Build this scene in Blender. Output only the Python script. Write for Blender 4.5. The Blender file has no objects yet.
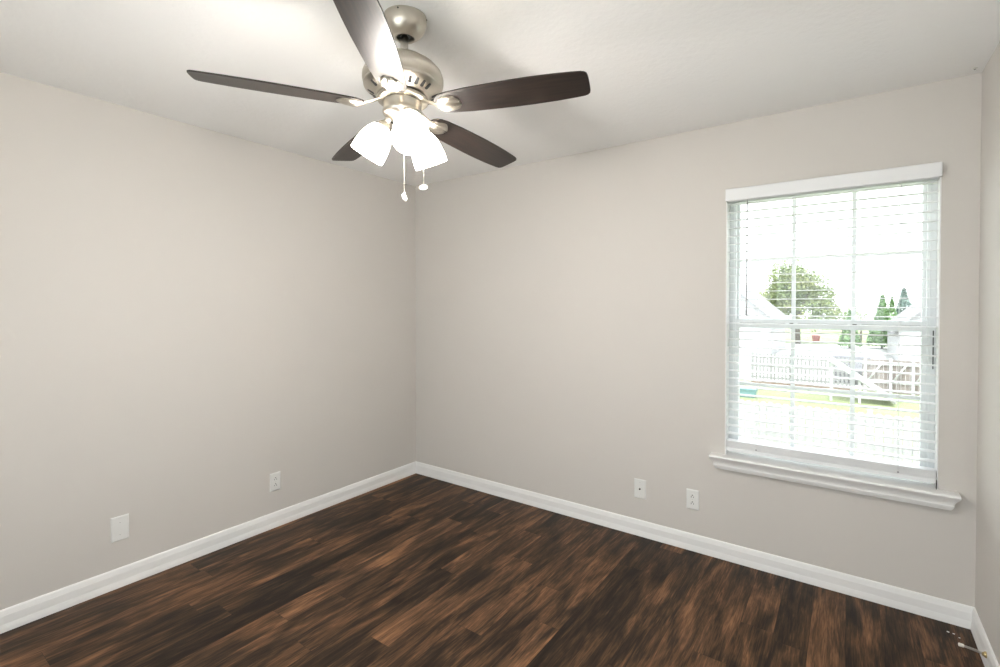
import bpy, math, random
from mathutils import Vector, Matrix, Quaternion
random.seed(7)
C = bpy.context.scene.collection
SC = bpy.context.scene
R = math.radians

# ------------------------------------------------------------------ camera
YAW, PITCH, CAMH = 0.6223, -0.0132, 1.425
cd = bpy.data.cameras.new('camera'); cam = bpy.data.objects.new('camera', cd); C.objects.link(cam)
cd.sensor_width = 36; cd.sensor_fit = 'HORIZONTAL'; cd.lens = 36*486.14/1000
cd.shift_y = -(333.5-312.35)/1000; cd.clip_start = 0.02; cd.clip_end = 400
cam.location = (0, 0, CAMH); cam.rotation_euler = (math.pi/2+PITCH, 0, YAW)
SC.camera = cam
# ------------------------------------------------------------------ sky, exposure
SC.view_settings.view_transform = 'Standard'; SC.view_settings.look = 'None'
SC.view_settings.gamma = 1; SC.view_settings.use_curve_mapping = False
SC.view_settings.exposure = 1.44
w = bpy.data.worlds.new('overcast_sky'); SC.world = w; w.use_nodes = True
bg = w.node_tree.nodes['Background']; bg.inputs[0].default_value = (0.93, 0.97, 1.0, 1); bg.inputs[1].default_value = 2.0
sd = bpy.data.lights.new('sun', 'SUN'); sd.energy = 2.5; sd.angle = R(3); sd.color = (1, .98, .95)
so = bpy.data.objects.new('sun', sd); C.objects.link(so); so.rotation_euler = (R(20), 0, R(8))     # high sun, from behind the viewer's side of the house
LAMP_W = 6.0        # watts of each of the fan's three bulbs
SHADE_E = 3.4       # glow of the frosted glass

# ------------------------------------------------------------------ dimensions
XL, XR, YB, YF, H = -3.0, 0.4625, 2.948, -0.55, 2.44
WX0, WX1, WZ0, WZ1 = -0.560, 0.336, 0.592, 2.065      # window opening
T = 0.16

# ------------------------------------------------------------------ materials
def nmat(name, col=(.8, .8, .8), rough=.5, metal=0.0, spec=.5):
    m = bpy.data.materials.new(name); m.use_nodes = True
    b = m.node_tree.nodes['Principled BSDF']
    b.inputs['Base Color'].default_value = (*col, 1); b.inputs['Roughness'].default_value = rough
    b.inputs['Metallic'].default_value = metal; b.inputs['Specular IOR Level'].default_value = spec
    return m
def N(m, t, **k):
    n = m.node_tree.nodes.new(t)
    for a, v in k.items(): setattr(n, a, v)
    return n
def L(m, a, b): m.node_tree.links.new(a, b)
def bump(m, scale, strength, dist=.002, detail=3, coord='Object', stretch=None):
    tc = N(m, 'ShaderNodeTexCoord'); no = N(m, 'ShaderNodeTexNoise'); bu = N(m, 'ShaderNodeBump')
    no.inputs['Scale'].default_value = scale; no.inputs['Detail'].default_value = detail
    src = tc.outputs[coord]
    if stretch:
        mp = N(m, 'ShaderNodeMapping'); mp.inputs['Scale'].default_value = stretch; L(m, src, mp.inputs[0]); src = mp.outputs[0]
    L(m, src, no.inputs['Vector']); bu.inputs['Strength'].default_value = strength; bu.inputs['Distance'].default_value = dist
    L(m, no.outputs[0], bu.inputs['Height']); L(m, bu.outputs[0], m.node_tree.nodes['Principled BSDF'].inputs['Normal'])
    return no
def vary(m, c1, c2, scale, stretch=None, detail=4, lo=.3, hi=.7):
    tc = N(m, 'ShaderNodeTexCoord'); no = N(m, 'ShaderNodeTexNoise'); cr = N(m, 'ShaderNodeValToRGB')
    no.inputs['Scale'].default_value = scale; no.inputs['Detail'].default_value = detail
    src = tc.outputs['Object']
    if stretch:
        mp = N(m, 'ShaderNodeMapping'); mp.inputs['Scale'].default_value = stretch; L(m, src, mp.inputs[0]); src = mp.outputs[0]
    L(m, src, no.inputs['Vector']); L(m, no.outputs[0], cr.inputs[0])
    e = cr.color_ramp.elements; e[0].position = lo; e[0].color = (*c1, 1); e[1].position = hi; e[1].color = (*c2, 1)
    L(m, cr.outputs[0], m.node_tree.nodes['Principled BSDF'].inputs['Base Color'])

M = {}
M['wall'] = nmat('greige_paint', (.60, .565, .515), .7, spec=.25)
vary(M['wall'], (.645, .614, .578), (.655, .624, .588), 2.0); bump(M['wall'], 130, .05, .001)
M['ceil'] = nmat('ceiling_paint', (.78, .77, .745), .85, spec=.2)
vary(M['ceil'], (.90, .893, .88), (.91, .903, .89), 3.0); bump(M['ceil'], 42, .45, .004, 6)
M['trim'] = nmat('white_trim_paint', (.87, .865, .855), .5); bump(M['trim'], 30, .03, .001)
M['vinyl'] = nmat('white_vinyl', (.80, .82, .83), .4); bump(M['vinyl'], 60, .02, .0005)
M['blind'] = nmat('white_blind_slat', (.84, .85, .86), .45); bump(M['blind'], 90, .03, .0005, stretch=(.05, 1, 1))
M['cord'] = nmat('white_cord', (.8, .8, .8), .8); bump(M['cord'], 400, .2, .0003)
M['wand'] = nmat('grey_clear_wand', (.42, .42, .44), .25); bump(M['wand'], 80, .02)
M['plate'] = nmat('white_plastic', (.80, .80, .78), .35); bump(M['plate'], 80, .02, .0003)
M['dark'] = nmat('dark_slot', (.03, .03, .03), .6); bump(M['dark'], 80, .05)
M['nickel'] = nmat('brushed_nickel', (.57, .53, .465), .33, 1.0)
bump(M['nickel'], 60, .10, .0006, 4, stretch=(1, 1, 14))
M['rod'] = nmat('pewter_rod', (.45, .42, .38), .35, 1.0); bump(M['rod'], 60, .05, .0006)
M['brass'] = nmat('brass_fitting', (.60, .48, .26), .3, 1.0); bump(M['brass'], 80, .05, .0005)
M['rubber'] = nmat('white_rubber', (.80, .78, .72), .6); bump(M['rubber'], 80, .05, .0005)
M['spring'] = nmat('steel_spring', (.62, .60, .54), .3, 1.0); bump(M['spring'], 80, .05, .0005)
M['chip'] = nmat('paint_chip', (.8, .8, .76), .7); bump(M['chip'], 300, .2, .0005)
# blades: dark walnut laminate
m = M['blade'] = nmat('dark_walnut_blade', (.05, .035, .028), .37, spec=.5)
vary(m, (.007, .0055, .005), (.030, .019, .014), 7, (1, 14, 1), 6, .3, .75); bump(m, 40, .08, .0005, 4, stretch=(1, 14, 1))
# glass
def glass_mat(name, tint, refl):
    m = bpy.data.materials.new(name); m.use_nodes = True; nt = m.node_tree; nt.nodes.remove(nt.nodes['Principled BSDF'])
    t = N(m, 'ShaderNodeBsdfTransparent'); g = N(m, 'ShaderNodeBsdfGlossy'); x = N(m, 'ShaderNodeMixShader')
    t.inputs[0].default_value = (*tint, 1); g.inputs['Roughness'].default_value = .02; x.inputs[0].default_value = refl
    L(m, t.outputs[0], x.inputs[1]); L(m, g.outputs[0], x.inputs[2]); L(m, x.outputs[0], nt.nodes['Material Output'].inputs[0]); return m
M['glass'] = glass_mat('window_glass', (.86, .875, .87), .04)
# frosted lamp glass, lit
m = bpy.data.materials.new('lit_frosted_glass'); m.use_nodes = True; nt = m.node_tree; b = nt.nodes['Principled BSDF']
b.inputs['Base Color'].default_value = (.9, .88, .84, 1); b.inputs['Roughness'].default_value = .4
b.inputs['Emission Color'].default_value = (1, .97, .93, 1); b.inputs['Emission Strength'].default_value = SHADE_E
tr = N(m, 'ShaderNodeBsdfTranslucent'); tr.inputs[0].default_value = (.95, .93, .9, 1); x = N(m, 'ShaderNodeMixShader'); x.inputs[0].default_value = .5
L(m, b.outputs[0], x.inputs[1]); L(m, tr.outputs[0], x.inputs[2]); L(m, x.outputs[0], nt.nodes['Material Output'].inputs[0])
M['shade'] = m
m = bpy.data.materials.new('lit_bulb'); m.use_nodes = True; b = m.node_tree.nodes['Principled BSDF']
b.inputs['Emission Color'].default_value = (1, .94, .86, 1); b.inputs['Emission Strength'].default_value = 12
M['bulb'] = m
# outside
M['grass'] = nmat('lawn_grass', (.2, .3, .08), .9); vary(M['grass'], (.15, .19, .08), (.22, .25, .13), .6)
M['concrete'] = nmat('pale_concrete', (.6, .6, .58), .9); vary(M['concrete'], (.36, .36, .35), (.42, .42, .41), .5)
M['reflector'] = nmat('white_bounce_ground', (.8, .8, .78), .9); vary(M['reflector'], (.77, .77, .75), (.83, .83, .81), .5)  # extra bright ground colour, kept pale to throw daylight onto the ceiling
M['fence'] = nmat('weathered_white_fence', (.42, .40, .39), .8); vary(M['fence'], (.20, .195, .20), (.26, .255, .255), 2.5, (1, 1, .2))
M['fence3'] = nmat('white_vinyl_fence', (.35, .35, .35), .6); vary(M['fence3'], (.32, .32, .325), (.37, .37, .37), 2.5, (1, 1, .2))
M['fence2'] = nmat('pinkish_wood_fence', (.40, .33, .30), .8); vary(M['fence2'], (.20, .165, .155), (.25, .215, .20), 2.5, (1, 1, .2))
M['rail'] = nmat('brown_base_board', (.30, .19, .14), .8); vary(M['rail'], (.17, .11, .085), (.2, .135, .10), 2.5)
M['siding'] = nmat('white_siding', (.42, .42, .425), .7)
wv = N(M['siding'], 'ShaderNodeTexWave', bands_direction='Z'); wv.inputs['Scale'].default_value = 2.2
tcs = N(M['siding'], 'ShaderNodeTexCoord'); bs = N(M['siding'], 'ShaderNodeBump'); bs.inputs['Strength'].default_value = .3
L(M['siding'], tcs.outputs['Object'], wv.inputs['Vector']); L(M['siding'], wv.outputs[1], bs.inputs['Height']); L(M['siding'], bs.outputs[0], M['siding'].node_tree.nodes['Principled BSDF'].inputs['Normal'])
M['roof'] = nmat('pale_shingles', (.42, .42, .42), .9); vary(M['roof'], (.20, .20, .205), (.23, .23, .235), 3)
M['pane'] = nmat('dim_window_pane', (.2, .22, .25), .1); bump(M['pane'], 5, .02)
M['leaf'] = nmat('yellow_green_leaf', (.2, .26, .07), .7); vary(M['leaf'], (.13, .20, .07), (.26, .28, .12), .5)
M['leaf2'] = nmat('bright_green_needles', (.16, .26, .08), .7); vary(M['leaf2'], (.13, .24, .09), (.19, .31, .13), 1.5)
M['leaf3'] = nmat('blue_green_needles', (.2, .28, .25), .7); vary(M['leaf3'], (.20, .28, .26), (.26, .33, .31), 1.5)
M['bark'] = nmat('tree_bark', (.16, .13, .1), .9); vary(M['bark'], (.12, .1, .08), (.2, .16, .13), 4)
M['red'] = nmat('red_paint', (.50, .17, .16), .4); bump(M['red'], 5, .02)
M['carpaint'] = nmat('dark_grey_car_paint', (.09, .09, .1), .3); bump(M['carpaint'], 5, .02)
M['teal'] = nmat('teal_plastic', (.17, .30, .32), .5); bump(M['teal'], 20, .02)
M['tyre'] = nmat('tyre_rubber', (.03, .03, .03), .8); bump(M['tyre'], 40, .1)

# floor planks
def floor_mat():
    m = nmat('dark_walnut_planks', (.06, .04, .03), .42, spec=.16)
    nt = m.node_tree; b = nt.nodes['Principled BSDF']
    tc = N(m, 'ShaderNodeTexCoord'); sp = N(m, 'ShaderNodeSeparateXYZ'); L(m, tc.outputs['Object'], sp.inputs[0])
    def math_(op, a, bb=None, c=None):
        n = N(m, 'ShaderNodeMath', operation=op)
        for i, v in enumerate((a, bb, c)):
            if v is None: continue
            if isinstance(v, (int, float)): n.inputs[i].default_value = v
            else: L(m, v, n.inputs[i])
        return n.outputs[0]
    PW, PL = .128, 1.22
    u = math_('DIVIDE', sp.outputs[0], PW); row = math_('FLOOR', u); fu = math_('FRACT', u)
    wn = N(m, 'ShaderNodeTexWhiteNoise', noise_dimensions='1D'); L(m, row, wn.inputs['W'])
    v = math_('ADD', math_('DIVIDE', sp.outputs[1], PL), wn.outputs[0]); col = math_('FLOOR', v); fv = math_('FRACT', v)
    cv = N(m, 'ShaderNodeCombineXYZ'); L(m, row, cv.inputs[0]); L(m, col, cv.inputs[1])
    w2 = N(m, 'ShaderNodeTexWhiteNoise', noise_dimensions='2D'); L(m, cv.outputs[0], w2.inputs['Vector'])
    # grain coordinates shifted per plank
    off = N(m, 'ShaderNodeVectorMath', operation='MULTIPLY_ADD'); L(m, w2.outputs['Color'], off.inputs[0]); off.inputs[1].default_value = (9, 9, 9); L(m, tc.outputs['Object'], off.inputs[2])
    def noise(sc, st, det, dist=0.0, rough=.55):
        mp = N(m, 'ShaderNodeMapping'); mp.inputs['Scale'].default_value = st; L(m, off.outputs[0], mp.inputs[0])
        n = N(m, 'ShaderNodeTexNoise'); n.inputs['Scale'].default_value = sc; n.inputs['Detail'].default_value = det
        n.inputs['Distortion'].default_value = dist; n.inputs['Roughness'].default_value = rough; L(m, mp.outputs[0], n.inputs['Vector']); return n.outputs[0]
    big = noise(2.8, (4.6, .9, 1), 4, .7)       # cloudy dark and light areas
    med = noise(7, (11, .6, 1), 8, .9, .62)            # streaks
    fin = noise(40, (8, .35, 1), 5, .2)            # fine grain
    # ramp on combination
    s = math_('ADD', math_('MULTIPLY', big, .62), math_('MULTIPLY', med, .38))
    s = math_('ADD', s, math_('MULTIPLY', math_('SUBTRACT', w2.outputs[0], .5), .11))
    s = math_('ADD', s, math_('MULTIPLY', math_('SUBTRACT', fin, .5), .24))
    cr = N(m, 'ShaderNodeValToRGB'); L(m, s, cr.inputs[0])
    e = cr.color_ramp.elements
    e[0].position = .36; e[0].color = (.015, .0095, .0065, 1)
    e[1].position = .70; e[1].color = (.31, .155, .073, 1)
    for p, c in ((.43, (.028, .018, .0115, 1)), (.495, (.054, .031, .018, 1)), (.58, (.135, .069, .036, 1))):
        k = e.new(p); k.color = c
    # seams
    def edge(f, wd):
        a = math_('MINIMUM', f, math_('SUBTRACT', 1.0, f)); return math_('LESS_THAN', a, wd)
    seam = math_('MAXIMUM', edge(fu, .006), edge(fv, .0007))
    mx = N(m, 'ShaderNodeMix', data_type='RGBA'); L(m, math_('MULTIPLY', seam, .6), mx.inputs[0]); L(m, cr.outputs[0], mx.inputs[6]); mx.inputs[7].default_value = (.008, .005, .004, 1)
    L(m, mx.outputs[2], b.inputs['Base Color'])
    bu = N(m, 'ShaderNodeBump'); bu.inputs['Strength'].default_value = .25; bu.inputs['Distance'].default_value = .0015
    hgt = math_('SUBTRACT', math_('ADD', math_('MULTIPLY', med, .8), math_('MULTIPLY', fin, .3)), seam)
    L(m, hgt, bu.inputs['Height']); L(m, bu.outputs[0], b.inputs['Normal'])
    L(m, math_('ADD', .36, math_('MULTIPLY', med, .2)), b.inputs['Roughness'])
    return m
M['floor'] = floor_mat()

# ------------------------------------------------------------------ mesh helpers
class MB:
    def __init__(s): s.v = []; s.f = []; s.sm = []
    def add(s, vs, fs, smooth=False, mat=None):
        o = len(s.v)
        for p in vs:
            p = Vector(p); s.v.append(tuple(mat @ p if mat else p))
        for f in fs: s.f.append([o+i for i in f]); s.sm.append(smooth)
        return s
    def box(s, x0, x1, y0, y1, z0, z1, mat=None):
        vs = [(x, y, z) for z in (z0, z1) for y in (y0, y1) for x in (x0, x1)]
        return s.add(vs, [(0, 2, 3, 1), (4, 5, 7, 6), (0, 1, 5, 4), (2, 6, 7, 3), (0, 4, 6, 2), (1, 3, 7, 5)], False, mat)
    def lathe(s, prof, n=40, mat=None, smooth=True):     # prof (r, z), top to bottom
        vs = []; fs = []; idx = []
        for r, z in prof:
            if r < 1e-6: idx.append([len(vs)]); vs.append((0, 0, z))
            else:
                idx.append(list(range(len(vs), len(vs)+n)))
                vs += [(r*math.cos(2*math.pi*k/n), r*math.sin(2*math.pi*k/n), z) for k in range(n)]
        for a, b in zip(idx, idx[1:]):
            for k in range(n):
                k2 = (k+1) % n
                if len(a) == 1 and len(b) == 1: continue
                if len(a) == 1: fs.append((a[0], b[k], b[k2]))
                elif len(b) == 1: fs.append((a[k], b[0], a[k2]))
                else: fs.append((a[k], b[k], b[k2], a[k2]))
        return s.add(vs, fs, smooth, mat)
    def tube(s, pts, r, n=10, caps=True, smooth=True):
        pts = [Vector(p) for p in pts]; vs = []; fs = []; up = None
        rr = r if isinstance(r, (list, tuple)) else [r]*len(pts)
        for i, p in enumerate(pts):
            d = (pts[min(i+1, len(pts)-1)]-pts[max(i-1, 0)]).normalized()
            if up is None: up = d.orthogonal().normalized()
            up = (up-d*up.dot(d)).normalized(); sd = d.cross(up)
            vs += [p+rr[i]*(math.cos(2*math.pi*k/n)*up+math.sin(2*math.pi*k/n)*sd) for k in range(n)]
        for i in range(len(pts)-1):
            for k in range(n):
                k2 = (k+1) % n; fs.append((i*n+k, i*n+k2, (i+1)*n+k2, (i+1)*n+k))
        if caps: fs.append(tuple(range(n))[::-1]); fs.append(tuple((len(pts)-1)*n+k for k in range(n)))
        return s.add(vs, fs, smooth)
    def sweep(s, prof, A, B, axis):      # prof list of 2D points; section mapped by functions A(p), B(p) to end vertices
        n = len(prof); vs = [A(p) for p in prof]+[B(p) for p in prof]
        fs = [(i, (i+1) % n, n+(i+1) % n, n+i) for i in range(n)]+[tuple(range(n))[::-1], tuple(range(n, 2*n))]
        return s.add(vs, fs)
    def prism(s, outline, z0, z1, mat=None):
        n = len(outline); vs = [(x, y, z0) for x, y in outline]+[(x, y, z1) for x, y in outline]
        fs = [(i, (i+1) % n, n+(i+1) % n, n+i) for i in range(n)]+[tuple(range(n))[::-1], tuple(range(n, 2*n))]
        return s.add(vs, fs, False, mat)
    def build(s, name, mat, parent=None, bevel=0, seg=2, autos=False):
        me = bpy.data.meshes.new(name); me.from_pydata(s.v, [], s.f)
        for p, sm in zip(me.polygons, s.sm): p.use_smooth = sm
        import bmesh
        bm = bmesh.new(); bm.from_mesh(me); bmesh.ops.recalc_face_normals(bm, faces=bm.faces); bm.to_mesh(me); bm.free()
        me.materials.append(mat); o = bpy.data.objects.new(name, me); C.objects.link(o)
        if parent: o.parent = parent
        if bevel:
            b = o.modifiers.new('bevel', 'BEVEL'); b.width = bevel; b.segments = seg; b.limit_method = 'ANGLE'; b.angle_limit = R(35)
        return o
def empty(name, loc, rz=0):
    o = bpy.data.objects.new(name, None); C.objects.link(o); o.location = loc; o.rotation_euler = (0, 0, rz); o.empty_display_size = .1; return o
def tag(o, label=None, cat=None, group=None, kind=None):
    if label: o['label'] = label
    if cat: o['category'] = cat
    if group: o['group'] = group
    if kind: o['kind'] = kind
    return o
def struct(o, label=None, cat=None): return tag(o, label, cat, kind='structure')

# ------------------------------------------------------------------ room shell
struct(MB().box(XL-T, XR+T, YF-T, YB+T, -.12, 0).build('floor', M['floor']), 'dark brown wood plank floor with reddish streaks', 'floor')
struct(MB().box(XL-T, XR+T, YF-T, YB+T, H, H+.15).build('ceiling', M['ceil']), 'off white lightly textured flat ceiling', 'ceiling')
struct(MB().box(XL-T, XL, YF-T, YB+T, 0, H).build('wall_left', M['wall']), 'plain greige painted wall on the left, with two white plates', 'wall')
struct(MB().box(XR, XR+T, YF-T, YB+T, 0, H).build('wall_right', M['wall']), 'greige painted wall seen as a narrow strip at the right edge', 'wall')
# wall behind the viewer, with a wide unseen window added to let in fill daylight
VX0, VX1, VZ0, VZ1 = -1.85, .36, .35, 2.02
b = MB(); b.box(XL, VX0, YF-T, YF, 0, H); b.box(VX1, XR, YF-T, YF, 0, H); b.box(VX0, VX1, YF-T, YF, 0, VZ0); b.box(VX0, VX1, YF-T, YF, VZ1, H)
struct(b.build('wall_front', M['wall']), 'greige wall behind the viewer', 'wall')
w2 = empty('fill_window', ((VX0+VX1)/2, YF-.08, VZ0)); struct(w2, 'wide white window behind the viewer, added to let in fill daylight', 'window')
b = MB(); hw2 = (VX1-VX0)/2-.001; hh2 = VZ1-VZ0-.001
b.box(-hw2, -hw2+.05, -.03, .03, .001, hh2); b.box(hw2-.05, hw2, -.03, .03, .001, hh2); b.box(-hw2+.05, hw2-.05, -.03, .03, .001, .05); b.box(-hw2+.05, hw2-.05, -.03, .03, hh2-.05, hh2)
b.box(-.03, .03, -.03, .03, .05, hh2-.05); b.build('window_frame', M['vinyl'], w2)
for q in (-1, 1): MB().box(min(q*.03, q*(hw2-.05)), max(q*.03, q*(hw2-.05)), -.003, .003, .05, hh2-.05).build('pane', M['glass'], w2)
b = MB()
b.box(XL, WX0, YB, YB+T, 0, H); b.box(WX1, XR, YB, YB+T, 0, H)
b.box(WX0, WX1, YB, YB+T, 0, WZ0-.03); b.box(WX0, WX1, YB, YB+T, WZ1, H)
struct(b.build('wall_back', M['wall']), 'greige painted back wall holding the window', 'wall')

# baseboards: moulded profile (out from wall, height)
BP = [(0, 0), (.0158, 0), (.0152, .014), (.0126, .030), (.0118, .034), (.0116, .069), (.0108, .072), (.0070, .090), (.0040, .0955), (0, .0965)]
def bb(name, A, B, label):
    return struct(MB().sweep(BP, A, B, None).build(name, M['trim']), label, 'baseboard')
bb('baseboard_back', lambda p: (XL+p[0], YB-p[0], p[1]), lambda p: (XR-p[0], YB-p[0], p[1]), 'white moulded baseboard along the wall under the window')
bb('baseboard_left', lambda p: (XL+p[0], YB-p[0], p[1]), lambda p: (XL+p[0], YF+p[0], p[1]), 'white moulded baseboard along the left wall')
bb('baseboard_right', lambda p: (XR-p[0], YB-p[0], p[1]), lambda p: (XR-p[0], YF+p[0], p[1]), 'white moulded baseboard along the right wall behind the door stop')
bb('baseboard_front', lambda p: (XL+p[0], YF+p[0], p[1]), lambda p: (XR-p[0], YF+p[0], p[1]), 'white moulded baseboard on the wall behind the viewer')

# ------------------------------------------------------------------ window (structure)
win = empty('window_1', ((WX0+WX1)/2, YB+.07, WZ0)); struct(win, 'white double hung window with six pane grids behind the open blind', 'window')
wi = Matrix.Translation(-Vector(((WX0+WX1)/2, YB+.07, WZ0)))
def wbuild(mb, name, mat, bevel=0, parent=win):
    mb.v = [tuple(wi @ Vector(p)) for p in mb.v]
    return mb.build(name, mat, parent, bevel)
e = .0005
# jamb liner of white returns around the opening
b = MB(); b.box(WX0+e, WX0+.005, YB-.002, YB+T-.002, WZ0, WZ1-e); b.box(WX1-.005, WX1-e, YB-.002, YB+T-.002, WZ0, WZ1-e); b.box(WX0+.005, WX1-.005, YB-.002, YB+T-.002, WZ1-.012, WZ1-e)
wbuild(b, 'jamb', M['trim'])
FY0, FY1 = YB+.075, YB+.145
x0, x1, z0, z1 = WX0+.005, WX1-.005, WZ0, WZ1-.012
b = MB(); b.box(x0, x0+.034, FY0, FY1, z0, z1); b.box(x1-.034, x1, FY0, FY1, z0, z1); b.box(x0+.034, x1-.034, FY0, FY1, z1-.026, z1); b.box(x0+.034, x1-.034, FY0, FY1, z0, z0+.03)
b.box(x0+.022, x0+.026, FY0-.006, FY0, z0, z1-.03); b.box(x1-.026, x1-.022, FY0-.006, FY0, z0, z1-.03)
wbuild(b, 'window_frame', M['vinyl'], .002)
sx0, sx1 = x0+.034, x1-.034
def sash(name, ya, yb_, za, zb, stile, rb, rt, gx0, gx1, label):
    b = MB(); b.box(sx0, sx0+stile, ya, yb_, za, zb); b.box(sx1-stile, sx1, ya, yb_, za, zb)
    b.box(sx0+stile, sx1-stile, ya, yb_, za, za+rb); b.box(sx0+stile, sx1-stile, ya, yb_, zb-rt, zb)
    s = wbuild(b, name, M['vinyl'], .002); s['label'] = label
    g = MB(); mid = (ya+yb_)/2; a, c = sx0+stile, sx1-stile
    for k in (1, 2):
        xm = a+(c-a)*k/3; g.box(xm-.0095, xm+.0095, mid-.006, mid+.006, za+rb, zb-rt)
    zm = (za+rb+zb-rt)/2; xs = [a, a+(c-a)/3-.0095, a+(c-a)/3+.0095, a+(c-a)*2/3-.0095, a+(c-a)*2/3+.0095, c]
    for q in (0, 2, 4): g.box(xs[q], xs[q+1], mid-.0055, mid+.0055, zm-.009, zm+.009)
    g = wbuild(g, 'grille', M['vinyl'])
    p = MB().box(a, c, mid+.008, mid+.011, za+rb, zb-rt); wbuild(p, 'pane', M['glass'])
ZM = 1.325
sash('upper_sash', FY0+.036, FY1-.004, ZM-.012, z1-.026, .014, .04, .012, 0, 0, 'white upper sash with six divided lights')
sash('lower_sash', FY0+.002, FY0+.034, z0+.03, ZM+.028, .018, .045, .05, 0, 0, 'white lower sash with six divided lights')
b = MB()
b.box(sx0+.02, sx1-.02, FY0-.0012, FY0+.0018, ZM+.0035, ZM+.0065)
o = wbuild(b, 'groove', nmat('grey_groove', (.25, .25, .26), .6)); o['label'] = 'grey seam along the meeting rail'
for xm in (sx0+(sx1-sx0)/3, sx0+(sx1-sx0)*2/3):
    b = MB().box(xm-.028, xm+.028, FY0-.004, FY0+.0018, ZM-.004, ZM+.014); o = wbuild(b, 'sash_lock', M['vinyl'], .002)
    b = MB().box(xm-.009, xm+.009, FY0-.010, FY0-.004, ZM+.001, ZM+.009); q = wbuild(b, 'lock_lever', M['dark'], .002)
    q.parent = o
b = MB().box(x1-.012, x1-.008, FY0-.0072, FY0-.0062, 1.13, 1.31); o = wbuild(b, 'track_slot', M['dark']); o['label'] = 'dark slot in the right jamb track'

# stool (inner sill) with moulded apron
SP = [(.060, 0), (.066, -.004), (.0695, -.012), (.066, -.020), (.060, -.024), (-.07, -.024), (-.07, 0)]   # (out, z) from wall, top at WZ0
b = MB(); SX0, SX1 = -.630, .405
zt = WZ0
prof = [(0, 0), (.060, 0), (.065, -.003), (.067, -.0085), (.065, -.014), (.060, -.017), (0, -.017)]
b.sweep(prof, lambda p: (SX0, YB-p[0], zt+p[1]), lambda p: (SX1, YB-p[0], zt+p[1]), None)
b.box(WX0+.0055, WX1-.0055, YB, YB+.074, zt-.017, zt-.0003)
sill = struct(b.build('window_1_sill', M['trim'], None, .001), 'white window stool with moulded apron under the window', 'window sill')
ap = [(0, -.017), (.058, -.017), (.054, -.023), (.046, -.034), (.041, -.045), (.0395, -.052), (.0405, -.056), (.037, -.066), (.030, -.078), (0, -.080)]
b = MB().sweep(ap, lambda p: (SX0+.058-p[0], YB-p[0], zt+p[1]), lambda p: (SX1-.058+p[0], YB-p[0], zt+p[1]), None)
b.build('apron', M['trim'], sill)

# ------------------------------------------------------------------ blind
BY = YB+.006   # inner face plane of the slats' front edge
bl = empty('window_blind', ((WX0+WX1)/2, YB+.030, WZ0)); tag(bl, 'white horizontal slat blind lowered over the window with slats open', 'blind')
wi = Matrix.Translation(-Vector(((WX0+WX1)/2, YB+.030, WZ0)))
def bb_(mb, name, mat, bevel=0, parent=bl):
    mb.v = [tuple(wi @ Vector(p)) for p in mb.v]; return mb.build(name, mat, parent, bevel)
BX0, BX1 = WX0+.0095, WX1-.0085
b = MB()   # valance with returns, stands proud of the wall
vz0, vz1 = 2.004, 2.070
b.sweep([(0, vz0), (0, vz1-.004), (.003, vz1), (.010, vz1), (.010, vz0)], lambda p: (WX0+.001, YB-.030+p[0], p[1]), lambda p: (WX1-.001, YB-.030+p[0], p[1]), None)
b.box(WX0+.001, WX0+.009, YB-.020, YB-.0015, vz0, vz1-.002); b.box(WX1-.009, WX1-.001, YB-.020, YB-.0015, vz0, vz1-.002)
bb_(b, 'valance', M['blind'], .001)
b = MB().box(BX0, BX1, YB-.008, YB+.046, 2.002, 2.048); bb_(b, 'head_rail', M['blind'], .002)
# slats
b = MB(); SW = .050; pitch = .0440; zs = 0.711; n = 0
z = zs; yc = YB+.0185
while z < 1.99:
    vs = []; K = 5
    tilt = R(1.5)
    for side in (0, 1):
        for k in range(K):
            u = (k/(K-1)-.5)*SW; cz = .0012*(1-(2*u/SW)**2)
            y = yc+u*math.cos(tilt); zz = z+u*math.sin(tilt)+cz+(.0028 if side else 0)
            vs.append((y, zz))
    sec = vs[:K]+vs[K:][::-1]
    b.sweep(sec, lambda p: (BX0, p[0], p[1]), lambda p: (BX1, p[0], p[1]), None)
    z += pitch; n += 1
SLZ = z
bb_(b, 'slats', M['blind'])
# bottom rail: stacked rail block
b = MB().box(BX0, BX1, yc-.027, yc+.025, WZ0+.0265, WZ0+.046); 
for k in range(9):
    b.box(BX0, BX1, yc-.026+.0006*(k % 2), yc+.025, WZ0+.047+k*.0040, WZ0+.047+k*.0040+.0033)
bb_(b, 'bottom_rail', M['blind'], .001)['label'] = 'white bottom rail with spare slats stacked on it'
for xc in (-.402, .194):
    b = MB()
    for yy in (yc-.0265, yc+.0265): b.tube([(xc, yy, WZ0+.04), (xc, yy, 2.003)], .0007, 6)
    z = zs
    while z < 1.99: b.tube([(xc+.004, yc-.0262, z-.0012), (xc+.004, yc+.0262, z-.0012+.0010)], .0006, 5); z += pitch
    o = bb_(b, 'ladder_cord', M['cord'])
    q = MB().tube([(xc, yc-.0315, WZ0+.052), (xc, yc-.0275, WZ0+.052)], .004, 12); q = bb_(q, 'cord_button', M['wand']); q.parent = o
b = MB(); b.tube([(-.452, YB-.0155, 1.992), (-.453, YB-.0165, 1.383)], .0036, 6, smooth=False); b.tube([(-.453, YB-.0165, 1.40), (-.453, YB-.0165, 1.375)], .005, 8)
b.tube([(-.452, YB-.0155, 1.990), (-.452, YB-.006, 2.004)], .0015, 6)
bb_(b, 'tilt_wand', M['wand'])
for xa, s in ((BX0-.0035, 1), (BX1+.0035, -1)):
    b = MB().box(min(xa, xa+s*.0015), max(xa, xa+s*.0015), yc-.026, yc-.012, WZ0+.004, WZ0+.040); b.box(min(xa, xa+s*.003), max(xa, xa+s*.003), yc-.028, yc-.024, WZ0+.0002, WZ0+.030)
    bb_(b, 'hold_down_bracket', M['dark'] if s < 0 else M['vinyl'])

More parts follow.
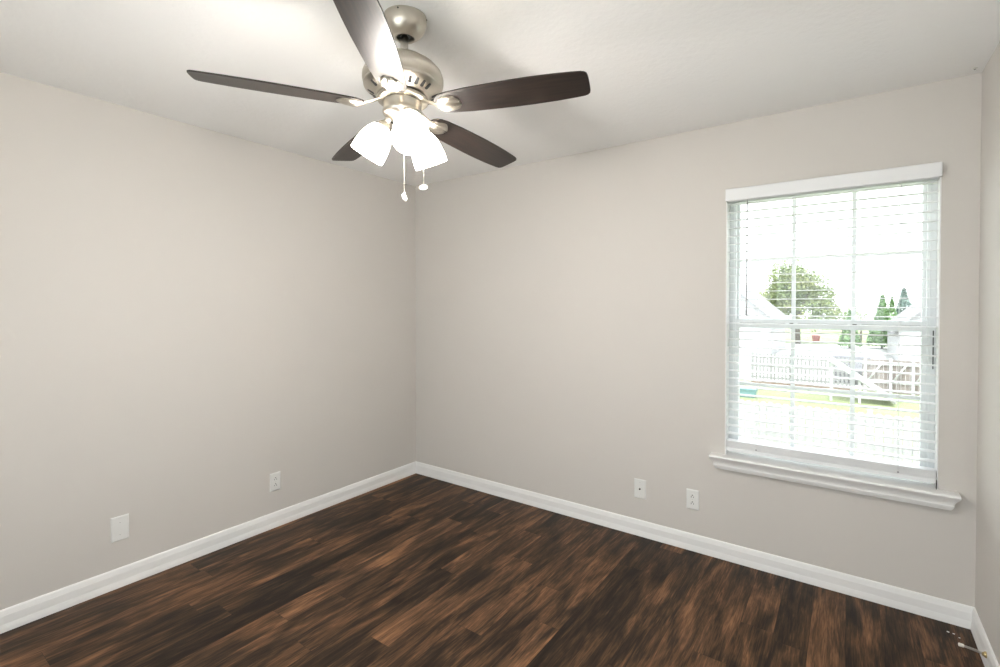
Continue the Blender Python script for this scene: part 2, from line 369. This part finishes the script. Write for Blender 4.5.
# ------------------------------------------------------------------ wall plates
def plate(name, loc, rz, w, h, label, cat, kind):
    r = empty(name, loc, rz)       # local: x across, z up, -y out of the wall
    tag(r, label, cat)
    def fr(ww, hh, y0, y1): return MB().box(-ww/2, ww/2, y0, y1, -hh/2, hh/2)
    b = MB()
    o0 = [(-w/2, -h/2), (w/2, -h/2), (w/2, h/2), (-w/2, h/2)]; i0 = [(x*(1-.010/w), z*(1-.010/h)) for x, z in o0]
    vs = [(x, -.0002, z) for x, z in o0]+[(x, -.0025, z) for x, z in o0]+[(x, -.0058, z) for x, z in i0]
    fs = [(0, 3, 2, 1), (8, 9, 10, 11)]+[(a, (a+1) % 4, 4+(a+1) % 4, 4+a) for a in range(4)]+[(4+a, 4+(a+1) % 4, 8+(a+1) % 4, 8+a) for a in range(4)]
    b.add(vs, fs); b.build('cover_plate', M['plate'], r, .0008)
    def screw(z):
        b = MB().tube([(0, -.0057, z), (0, -.0068, z)], .003, 12); s = b.build('screw', M['plate'], r)
        MB().box(-.0025, .0025, -.0071, -.0067, z-.0004, z+.0004).build('screw_slot', M['dark'], s)
    if kind == 'duplex':
        screw(0)
        for zc in (.0195, -.0195):
            pts = []
            for k in range(28):
                a = 2*math.pi*k/28; x = .0168*math.cos(a); z = .0168*math.sin(a); z = max(-.0140, min(.0140, z)); pts.append((x, z))
            n = len(pts); vs = [(x, -.0050, zc+z) for x, z in pts]+[(x, -.0078, zc+z) for x, z in pts]
            b = MB().add(vs, [(i, (i+1) % n, n+(i+1) % n, n+i) for i in range(n)]+[tuple(range(n)), tuple(range(n, 2*n))[::-1]])
            o = b.build('socket', M['plate'], r)
            s = MB().box(-.0078, -.0050, -.0086, -.0076, zc-.0078, zc+.0010).box(.0050, .0074, -.0086, -.0076, zc-.0072, zc+.0005)
            s.tube([(0, -.0086, zc+.0068), (0, -.0076, zc+.0068)], .0031, 12)
            s.build('slots', M['dark'], o)
    elif kind == 'coax':
        screw(.042); screw(-.042)
        b = MB().tube([(0, -.005, 0), (0, -.008, 0)], .0065, 6, smooth=False); c = b.build('connector', M['rod'], r)
        MB().tube([(0, -.008, 0), (0, -.014, 0)], .0046, 14).build('thread', M['dark'], c)
    else:
        screw(.030); screw(-.030)
    return r
plate('coax_plate', (-1.043, YB, .291), 0, .076, .119, 'white wall plate with one dark round jack, left of the outlet under the window', 'wall plate', 'coax')
plate('power_outlet', (-.731, YB, .297), 0, .070, .116, 'white double power outlet on the back wall, below the window left end', 'power outlet', 'duplex')
plate('power_outlet', (XL, 1.691, .292), math.pi/2, .072, .117, 'white double power outlet on the left wall near the corner', 'power outlet', 'duplex')
plate('blank_plate', (XL, .869, .297), math.pi/2, .077, .125, 'plain blank white wall plate low on the left wall', 'wall plate', 'blank')

# ------------------------------------------------------------------ door stop, chips, ceiling screw
ds = empty('door_stop', (XR-.0116, 2.655, .052), 0); tag(ds, 'spring door stop with white rubber tip on the right baseboard', 'door stop')
def dpt(s): # from base to tip; sags slightly and leans
    return Vector((-.070*s, .030*s, .0-.006*s*s))
MB().lathe([(0, 0.0), (.0115, 0), (.0115, .004), (.0055, .013), (0, .013)], 16, Matrix.Rotation(-math.pi/2, 4, 'Y')).build('base_cup', M['brass'], ds)
pts = []
for k in range(24*12+1):
    s = k/(24*12); a = 2*math.pi*k/12; rr = .0048-.0012*s; c = dpt(.1+.78*s); pts.append(c+Vector((0, math.cos(a)*rr, math.sin(a)*rr)))
MB().tube(pts, .00085, 6).build('spring', M['spring'], ds)
MB().tube([dpt(.86), dpt(.90), dpt(1.0), dpt(1.08), dpt(1.10)], [.0045, .0065, .0068, .0066, .004], 16).build('rubber_tip', M['rubber'], ds)
for k, (x, y, r, lb) in enumerate(((.363, 2.853, .0062, 'small white paint chip on the floor, largest and leftmost of three by the corner'),
        (.382, 2.850, .0045, 'tiny white paint chip in the middle of three on the corner floor'), (.397, 2.830, .0040, 'tiny white paint chip nearest the door stop tip'))):
    pts = [(r*(.7+.5*random.random())*math.cos(a), r*(.6+.4*random.random())*math.sin(a)) for a in [i*math.pi/3.5 for i in range(7)]]
    o = MB().prism(pts, 0, .0012).build('paint_chip', M['chip']); o.location = (x, y, .0001); tag(o, lb, 'debris', 'paint chips by the corner')
cs = empty('ceiling_screw', (.430, 2.880, H)); tag(cs, 'tiny screw head in the ceiling beside the right rear corner', 'screw')
MB().lathe([(0, 0), (.009, 0), (.009, -.002), (.005, -.0045), (0, -.0045)], 18).build('screw_head', M['chip'], cs)
MB().box(-.004, .004, -.0012, .0012, -.0052, -.0044).box(-.0012, .0012, -.004, .004, -.0052, -.0044).build('screw_recess', M['dark'], cs)

# ------------------------------------------------------------------ ceiling fan
FC = Vector((-1.278, 1.2085, H)); RV = Vector((math.cos(YAW), math.sin(YAW), 0)); FV = Vector((-math.sin(YAW), math.cos(YAW), 0))
fan = empty('ceiling_fan', FC); tag(fan, 'brushed nickel ceiling fan with five dark blades and three lit glass shades', 'ceiling fan')
nrm = Vector((-.0182, .0598, 1)).normalized(); TQ = Vector((0, 0, 1)).rotation_difference(nrm); TM = TQ.to_matrix().to_4x4()
def fb(mb, name, mat, parent=fan, tilt=True, bevel=0):
    if tilt: mb.v = [tuple(TM @ Vector(p)) for p in mb.v]
    return mb.build(name, mat, parent, bevel)
can = fb(MB().lathe([(0, 0), (.0745, 0), (.0755, -.004), (.0755, -.012), (.0735, -.028), (.067, -.045), (.056, -.059), (.043, -.0675), (.037, -.070), (.0355, -.0735), (.0315, -.0735), (.030, -.070), (.030, -.050)], 56), 'canopy', M['nickel'], tilt=False)
for a in (.6, 2.9, 5.2):
    p = Vector((math.cos(a), math.sin(a), 0)); fb(MB().tube([p*.0752+Vector((0, 0, -.009)), p*.0772+Vector((0, 0, -.009))], .0028, 10), 'canopy_screw', M['dark'], can, False)
fb(MB().lathe([(0, -.045), (.029, -.05), (.0275, -.062), (.018, -.068), (0, -.068)], 30), 'hanger_ball', M['dark'])
fb(MB().lathe([(0, -.06), (.0135, -.06), (.0135, -.150), (0, -.150)], 24), 'downrod', M['rod'])
mo = fb(MB().lathe([(0, -.132), (.022, -.132), (.026, -.135), (.030, -.143), (.060, -.152), (.092, -.165), (.117, -.182), (.133, -.200), (.1395, -.218), (.1400, -.232), (.138, -.241),
    (.1345, -.245), (.1335, -.249), (.1355, -.252), (.1345, -.256), (.130, -.259), (.1265, -.263), (.118, -.2685), (.104, -.277), (.096, -.281), (.094, -.284), (.088, -.2865), (.0, -.2865)], 72), 'motor_housing', M['nickel'])
# dark vent slots lying in the sloping underside
for g in range(5):
    for k in range(4):
        a = -2.2064*1+g*math.tau/5+math.pi/5+(k-1.5)*.215+.10
        p0 = Vector((.1235, 0, -.2650)); p1 = Vector((.0975, 0, -.2805)); ax = (p1-p0); nn = Vector((ax.z, 0, -ax.x)).normalized()
        if nn.z > 0: nn = -nn
        pr = []; 
        for t in range(16):
            aa = t*math.tau/16; c = math.cos(aa); s = math.sin(aa)
            pr.append((p0+p1)/2+ax.normalized()*((.0095 if c > 0 else -.0085)+c*.0040)+Vector((0, s*(.0066 if c > 0 else .0048), 0)))
        rot = Matrix.Rotation(a, 4, 'Z')
        b = MB(); vs = [rot @ (p+nn*.0012) for p in pr]+[rot @ (p-nn*.003) for p in pr]
        b.add(vs, [tuple(range(16)), tuple(range(16, 32))[::-1]]+[(i, (i+1) % 16, 16+(i+1) % 16, 16+i) for i in range(16)]); fb(b, 'vent_slot', M['dark'], mo)
fb(MB().lathe([(0, -.286), (.082, -.286), (.082, -.2915), (0, -.2915)], 48), 'motor_gap', M['dark'])
fb(MB().lathe([(0, -.291), (.086, -.291), (.088, -.294), (.088, -.301), (.084, -.304), (.070, -.306), (0, -.306)], 56), 'flywheel', M['nickel'])
fb(MB().lathe([(0, -.3055), (.0655, -.3055), (.0655, -.308), (0, -.308)], 48), 'seam_ring', M['dark'])
fb(MB().lathe([(0, -.3075), (.0655, -.3075), (.0665, -.310), (.0655, -.313), (.0655, -.336), (.0675, -.339), (.0680, -.345), (.066, -.350), (.052, -.360), (.035, -.369), (.014, -.373), (.010, -.381), (0, -.384)], 56), 'switch_housing', M['nickel'])
# blades
PH = -2.2064; BZ = -.330; BPT = -.206
def blade_outline():
    # half width along the radius
    pts = [(.128, .012), (.131, .025), (.139, .036), (.155, .045), (.18, .0505), (.25, .057), (.32, .060), (.40, .0625), (.47, .0625), (.54, .0605), (.60, .0565), (.628, .0535), (.638, .050), (.6445, .044), (.647, .034), (.648, .015)]
    return [(r, w) for r, w in pts]+[(r, -w) for r, w in pts[::-1]]
bn = 0
proto = None
blades = []
for k in range(5):
    a = PH-k*math.tau/5
    rot = Matrix.Rotation(a, 4, 'Z'); pit = Matrix.Rotation(BPT*-1*-1, 4, 'X')
    X = Matrix.Translation((0, 0, BZ)) @ rot @ pit
    if k == 0:
        mb = MB().prism(blade_outline(), .000, .0055); bo = mb.build('blade', M['blade'], fan, .0012); proto_b = bo
        # bracket: arched leaf flaring under the blade, running in to the flywheel
        mb = MB(); secs = [(.066, .013, .028, .004), (.080, .0125, .026, .005), (.100, .010, .016, .006), (.118, .0105, .009, .005), (.135, .015, .002, .0065), (.150, .026, -.002, .009), (.165, .035, -.0015, .009), (.178, .038, -.001, .008), (.190, .037, -.001, .0065), (.200, .031, -.0008, .005), (.208, .022, -.0006, .003), (.214, .010, -.0005, .0015)]
        K = 11; vs = []; fs = []
        for (r, hw, zt_, th) in secs:
            for j in range(K):
                u = -1+2*j/(K-1)
                rr = r+(0 if r < .14 else .006*math.cos(u*math.pi*2.5)*(r-.14)/.06)
                vs.append((rr, u*hw, zt_-th*(1-u*u)**.5-.0012-.0018*math.cos(u*math.pi*3)*(1 if r > .13 else 0)))
            for j in range(K): u = 1-2*j/(K-1); vs.append((r, u*hw, zt_))
        n2 = 2*K
        for i in range(len(secs)-1):
            for j in range(n2): fs.append((i*n2+j, i*n2+(j+1) % n2, (i+1)*n2+(j+1) % n2, (i+1)*n2+j))
        fs.append(tuple(range(n2))[::-1]); fs.append(tuple((len(secs)-1)*n2+j for j in range(n2)))
        mb.add(vs, fs, True); br = mb.build('blade_bracket', M['nickel'], fan); proto_k = br
    else:
        bo = proto_b.copy(); C.objects.link(bo); bo.parent = fan; br = proto_k.copy(); C.objects.link(br); br.parent = fan
    bo.matrix_local = TM @ X; br.matrix_local = TM @ X
# light kit
K0 = YAW
for k, phi in enumerate((R(172), R(-68), R(52))):
    rot = Matrix.Translation(RV*.008) @ Matrix.Rotation(phi+K0, 4, 'Z')
    # arm: from housing bottom out to the socket
    A = Vector((.040, 0, -.352)); Bp = Vector((.060, 0, -.352)); Cc = Vector((.074, 0, -.366))
    ax = Vector((.062, 0, -.107)).normalized()      # shade axis, down and out
    top = Vector((.071, 0, -.379))
    arm = MB(); arm.tube([rot @ Vector((.042, 0, -.350)), rot @ Vector((.058, 0, -.360)), rot @ (top+ax*-.002)], [.010, .010, .012], 14)
    ao = fb(arm, 'light_arm', M['nickel'])
    q = Vector((0, 0, -1)).rotation_difference(ax).to_matrix().to_4x4()
    X = rot @ Matrix.Translation(top) @ q
    s = MB().lathe([(0, .006), (.016, .006), (.022, .0), (.026, -.010), (.0265, -.018), (.0235, -.018), (.023, -.008), (0, -.006)], 28, X)
    fb(s, 'socket_cup', M['nickel'], ao)
    pr = [(.0, -.010), (.024, -.0105), (.035, -.018), (.0445, -.032), (.0520, -.052), (.0570, -.074), (.0600, -.096), (.0608, -.112), (.0606, -.127),
          (.0582, -.127), (.0584, -.112), (.0576, -.096), (.0546, -.074), (.0496, -.052), (.042, -.033), (.033, -.0205), (.023, -.0130), (0, -.0128)]
    sh = fb(MB().lathe(pr, 44, X), 'lamp_shade', M['shade'])
    bu = MB().lathe([(0, -.014), (.012, -.016), (.013, -.036), (.022, -.052), (.0285, -.070), (.026, -.088), (.014, -.099), (0, -.102)], 24, X); fb(bu, 'bulb', M['bulb'], sh)
    ld = bpy.data.lights.new('bulb_light', 'POINT'); ld.energy = LAMP_W; ld.color = (1, .965, .92); ld.shadow_soft_size = .035
    lo = bpy.data.objects.new('bulb_light', ld); C.objects.link(lo); lo.parent = sh
    lo.location = TM @ (X @ Vector((0, 0, -.150)))
# pull chains
def chain(off, z0, z1, kind):
    b = MB(); n = int((z0-z1)/.0052)
    for i in range(n):
        z = z0-(z0-z1)*(i+.5)/n; c = Vector((off.x, off.y, z)); r = .0017
        b.add([c+Vector(v)*r for v in ((1, 0, 0), (-1, 0, 0), (0, 1, 0), (0, -1, 0), (0, 0, 1.2), (0, 0, -1.2))], [(0, 2, 4), (2, 1, 4), (1, 3, 4), (3, 0, 4), (2, 0, 5), (1, 2, 5), (3, 1, 5), (0, 3, 5)], True)
    b.tube([(off.x, off.y, z0), (off.x, off.y, z1)], .0007, 6)
    o = b.build('pull_chain', M['nickel'], fan)
    if kind == 'disc':
        X = Matrix.Translation((off.x, off.y, z1-.012)) @ Matrix.Rotation(YAW, 4, 'Z') @ Matrix.Rotation(R(48), 4, 'X')
        q = MB().lathe([(0, .003), (.010, .003), (.0138, .0015), (.0138, -.0015), (.010, -.003), (0, -.003)], 28, X); q = q.build('pendant', M['plate'], o); q['label'] = 'white round disc pendant'
        q.data.materials[0] = M['rubber']
        g = MB()
        for j in range(3):
            a = j*math.tau/3; g.lathe([(0, .0035), (.0032, .0035), (.0032, .0029), (0, .0029)], 12, X @ Matrix.Translation((math.cos(a)*.0045, math.sin(a)*.0045, 0)))
        g.build('pendant_emblem', M['rod'], q)
    else:
        X = Matrix.Translation((off.x, off.y, z1-.012)) @ Matrix.Rotation(YAW, 4, 'Z') @ Matrix.Rotation(R(-28), 4, 'Y')
        q = MB().lathe([(0, .014), (.003, .0125), (.0065, .006), (.0078, -.002), (.0065, -.009), (.003, -.0135), (0, -.0145)], 8, X, smooth=False); q = q.build('pendant', M['rubber'], o); q['label'] = 'white faceted drop pendant'
        MB().lathe([(0, .001), (.0035, .0), (.0025, -.006), (0, -.007)], 12, Matrix.Translation((off.x, off.y, z1+.004))).build('pendant_cap', M['nickel'], q)
ctr = Vector((.0066, -.0215, 0))
chain(ctr+RV*.009+FV*-.012, -.372, -.626, 'drop')
chain(ctr+RV*.0715+FV*.012, -.348, -.586, 'disc')

# ------------------------------------------------------------------ outside: back yards
G = -2.7
struct(MB().box(-60, 70, YB+.6, 140, G-.3, G).build('lawn', M['grass']), 'yellow green lawn beyond the window', 'lawn')
struct(MB().box(-40, 40, -40, YF-.6, G-.3, G).build('pale_ground', M['reflector']), 'pale concrete drive behind the viewer, added to bounce daylight in', 'ground')  # unseen slab, added as a daylight reflector below the extra window
struct(MB().box(-40, 45, 30.2, 62.5, G, G+.02).build('pale_ground', M['concrete']), 'pale concrete ground behind the far fence', 'ground')
def fence(name, x0, x1, y, h, pw, gap, mat, label, rails='front', base=None):
    r = empty(name, ((x0+x1)/2, y, G)); tag(r, label, 'fence'); ox = (x0+x1)/2
    b = MB(); x = x0
    while x < x1-pw:
        hh = h+random.uniform(-.01, .01)
        b.prism([(x-ox, .06), (x-ox+pw, .06), (x-ox+pw, hh-.05), (x-ox+pw*.75, hh), (x-ox+pw*.25, hh), (x-ox, hh-.05)], 0, .02, Matrix(((1, 0, 0, 0), (0, 0, -1, 0), (0, 1, 0, 0), (0, 0, 0, 1))))
        x += pw+gap
    b.build('pickets', mat, r)
    for z in (.3, h*.55, h-.25): MB().box(x0-ox, x1-ox, .001, .04, z, z+.09).build('rail', mat, r)
    n = max(1, int((x1-x0)/2.4)); 
    for i in range(n+1):
        px = x0-ox+(x1-x0)*i/n; MB().box(px-.05, px+.05, .041, .14, 0, h+.04).build('post', mat, r)
    if base: MB().box(x0-ox, x1-ox, -.06, -.021, .0, .14).build('base_board', base, r)
fence('picket_fence', -5.6, 3.4, 13.4, 1.78, .15, .010, M['fence3'], 'long white picket fence nearest the window, across the bottom panes')
fence('picket_fence', -4.19, .1, 29.0, 1.62, .10, .07, M['fence'], 'greyer picket fence with brown base board across the far yard', base=M['rail'])
r = empty('wooden_gate', (1.75, 29.0, G)); tag(r, 'pinkish wooden gate fence with diagonal braces, right of the far picket fence', 'gate')
b = MB()
for i in range(16): b.box(-1.2+i*.16, -1.2+i*.16+.15, 0, .02, .06, 1.6)
b.build('boards', M['fence2'], r)
b = MB().box(-1.2, 1.35, -.05, -.001, 1.35, 1.47).box(-1.2, 1.35, -.05, -.001, .5, .62)
for x in (-1.15, -.2, .6, 1.25): b.box(x, x+.12, -.1, -.051, 0, 1.68)
b.build('frame', M['siding'], r)
b = MB()
for x in (-1.0, -.08, .72): b.tube([(x, -.12, .58), (x+.5, -.12, 1.4)], .05, 4)
b.build('brace', M['siding'], r)
# sloping white panel with rails
def w_at(px, py, y):     # world point on the vertical plane y for a picture point, used once to set the ramp's size
    return None
r = empty('ramp', (.9, 25.5, G)); tag(r, 'white sloping panel with raised side rails in front of the wooden gate', 'ramp')
b = MB().add([(-1.55, 0, 1.75), (.65, 0, .15), (.65, 1.6, .15), (-1.55, 1.6, 1.75), (-1.55, 0, 1.70), (.65, 0, .10), (.65, 1.6, .10), (-1.55, 1.6, 1.70)], [(0, 1, 2, 3), (7, 6, 5, 4), (0, 4, 5, 1), (1, 5, 6, 2), (2, 6, 7, 3), (3, 7, 4, 0)])
b.build('panel', M['siding'], r)
for yy in (-.03, 1.63): MB().tube([(-1.6, yy, 1.80), (.7, yy, .14)], .045, 6).build('side_rail', M['siding'], r)
for x, z in ((-1.5, 1.68), (-.5, .95)):
    for yy in (.1, 1.5): MB().box(x-.05, x+.05, yy-.05, yy+.05, 0, z).build('leg', M['siding'], r)
# houses
def house(name, x0, x1, y0, y1, wallz, ridge, label, wins):
    cx = (x0+x1)/2; r = empty(name, (cx, y0, G)); tag(r, label, 'house'); hw = (x1-x0)/2; d = y1-y0; wh = wallz-G; rh = ridge-G
    b = MB(); o = [(-hw, 0), (hw, 0), (hw, wh), (0, rh), (-hw, wh)]; n = 5
    vs = [(x, 0, z) for x, z in o]+[(x, d, z) for x, z in o]; b.add(vs, [tuple(range(5)), tuple(range(5, 10))[::-1]]+[(i, (i+1) % 5, 5+(i+1) % 5, 5+i) for i in range(5)])
    b.build('walls', M['siding'], r)
    sl = (rh-wh)/hw; b = MB(); ov = .4
    for s in (1, -1):
        P0 = Vector((0, 0, rh+.02)); P1 = Vector((s*(hw+ov), 0, wh-sl*ov+.02)); up = Vector((0, 0, .16))
        vs = [P0+Vector((0, -.4, 0)), P1+Vector((0, -.4, 0)), P1+Vector((0, d+.4, 0)), P0+Vector((0, d+.4, 0))]; vs += [v+up for v in vs]
        b.add(vs, [(0, 1, 2, 3), (7, 6, 5, 4), (0, 4, 5, 1), (1, 5, 6, 2), (2, 6, 7, 3), (3, 7, 4, 0)])
    b.build('roof', M['roof'], r)
    for (wx, wz, ww, hh) in wins:
        f = MB().box(wx-ww/2-.08, wx+ww/2+.08, -.06, -.001, wz-hh/2-.08, wz+hh/2+.08).build('window', M['siding'], r)
        MB().box(wx-ww/2, wx+ww/2, -.07, -.061, wz-hh/2, wz+hh/2).build('pane', M['pane'], f)
house('house', -12.2, -5.15, 45, 56, .35, 3.5, 'white gabled house at the left side of the window view', [])
house('house', 2.9, 11.4, 45, 57, -.25, 3.75, 'white house with pale gable roof at the right of the window view', [])
# trees
def tree(name, x, y, z1, rw, zc, mat, label, n, kind):
    r = empty(name, (x, y, G)); tag(r, label, 'tree')
    top = z1-G
    b = MB(); b.tube([(0, 0, 0), (.05, 0, top*.3), (-.05, .02, top*.55)], [rw*.09, rw*.06, rw*.03], 8)
    if kind == 'round':
        for a in range(6): an = a*1.05; b.tube([(0, 0, top*.3), (math.cos(an)*rw*.5, math.sin(an)*rw*.5, top*.6)], [rw*.035, rw*.012], 6)
    b.build('trunk', M['bark'], r)
    rn = random.Random(int(x*100)+77); b = MB()
    lumps = [(rn.uniform(-.6, .6)*rw, rn.uniform(-.6, .6)*rw, top*rn.uniform(.38, .82), rn.uniform(.28, .5)*rw) for _ in range(16)]
    for i in range(n):
        if kind == 'round':
            lx, ly, lz, lr = rn.choice(lumps)
            f = max(.25, min(1, 1.55*(1-lz/top)+.25))
            v = Vector((rn.gauss(0, 1), rn.gauss(0, 1), rn.gauss(0, 1))).normalized()*lr*rn.uniform(.55, 1.05)
            c = Vector((lx*f, ly*f, lz))+v; s = rw*.035
        else:
            t = rn.random()**1.3; z = top*(.08+.92*t); rad = rw*(1-t)*(.75+.25*rn.random()); a = rn.uniform(0, math.tau)
            c = Vector((math.cos(a)*rad, math.sin(a)*rad, z)); s = rw*.16
        q = Quaternion((rn.gauss(0, 1), rn.gauss(0, 1), rn.gauss(0, 1), rn.gauss(0, 1))).normalized()
        s *= rn.uniform(.6, 1.4)
        b.add([c+q @ Vector(p) for p in ((-s, 0, 0), (0, -s*.5, s*.15), (s, 0, 0), (0, s*.5, .15*s))], [(0, 1, 2, 3)])
    b.build('foliage', mat, r)
tree('maple_tree', -4.6, 62, 6.4, 4.3, 1.5, M['leaf'], 'large rounded yellow green tree behind the fences, biggest in the window view', 14000, 'round')
tree('shade_tree', 1.15, 70, 2.7, 1.6, 0, M['leaf'], 'small yellowish round tree right of the biggest tree', 1500, 'round')
tree('evergreen_tree', .1, 58, 1.0, 1.0, 0, M['leaf2'], 'shortest green conical evergreen, just right of the biggest tree', 900, 'cone')
tree('evergreen_tree', 2.60, 59, 2.4, 1.25, 0, M['leaf2'], 'tall bright green conical evergreen left of the right house roof', 1400, 'cone')
tree('evergreen_tree', 3.6, 64, 2.3, 1.0, 0, M['leaf2'], 'slim green conical evergreen right beside the taller one', 900, 'cone')
tree('spruce_tree', 5.4, 76, 3.5, 1.6, 0, M['leaf3'], 'blue green spruce rising behind the right house roof', 1500, 'cone')
tree('maple_tree', -.6, 92, 1.4, 3.0, 0, M['leaf'], 'low distant tree beyond the lawn, below the meeting rail', 2500, 'round')
# cars, hydrant and yard toys
def car(name, x, y, z, mat, label, L_=4.4, rz=0):
    r = empty(name, (x, y, z), rz); tag(r, label, 'car')
    side = [(-2.2, .35), (-2.2, .75), (-2.05, .88), (-1.25, .95), (-.75, 1.38), (.75, 1.42), (1.55, .98), (2.1, .9), (2.2, .7), (2.2, .35)]
    X = Matrix(((1, 0, 0, 0), (0, 0, -1, 0), (0, 1, 0, 0), (0, 0, 0, 1)))
    MB().prism(side, -.85, .85, X).build('body', mat, r, .05)
    gl = [(-1.12, .97), (-.72, 1.33), (.70, 1.36), (1.35, .99)]
    MB().prism(gl, -.86, .86, X).build('windows', M['pane'], r)
    for sx in (-1.35, 1.35):
        for sy in (-.8, .8): MB().tube([(sx, sy-.1, .33), (sx, sy+.1, .33)], .33, 20).build('wheel', M['tyre'], r)
car('car', .12, 33.2, G+.02, M['carpaint'], 'dark grey car parked behind the end of the far picket fence', rz=math.pi/2)
r = empty('trash_bin', (-2.95, 65, G)); tag(r, 'small red bin standing on the lawn below the biggest tree', 'bin')
MB().add([(-.3, -.3, 0), (.3, -.3, 0), (.3, .3, 0), (-.3, .3, 0), (-.4, -.4, .75), (.4, -.4, .75), (.4, .4, .75), (-.4, .4, .75)], [(3, 2, 1, 0), (4, 5, 6, 7), (0, 1, 5, 4), (1, 2, 6, 5), (2, 3, 7, 6), (3, 0, 4, 7)]).build('body', M['red'], r, .05)
MB().box(-.44, .44, -.44, .44, .752, .86).build('lid', M['red'], r, .04)
r = empty('storage_tote', (-3.75, 24.5, G)); tag(r, 'small teal plastic tub on the lawn at the left of the window view', 'tub')
MB().add([(-.35, -.25, 0), (.35, -.25, 0), (.35, .25, 0), (-.35, .25, 0), (-.42, -.3, .35), (.42, -.3, .35), (.42, .3, .35), (-.42, .3, .35)], [(3, 2, 1, 0), (4, 5, 6, 7), (0, 1, 5, 4), (1, 2, 6, 5), (2, 3, 7, 6), (3, 0, 4, 7)]).build('tub', M['teal'], r, .02)
MB().box(-.45, .45, -.33, .33, .351, .40).build('lid', M['teal'], r, .01)
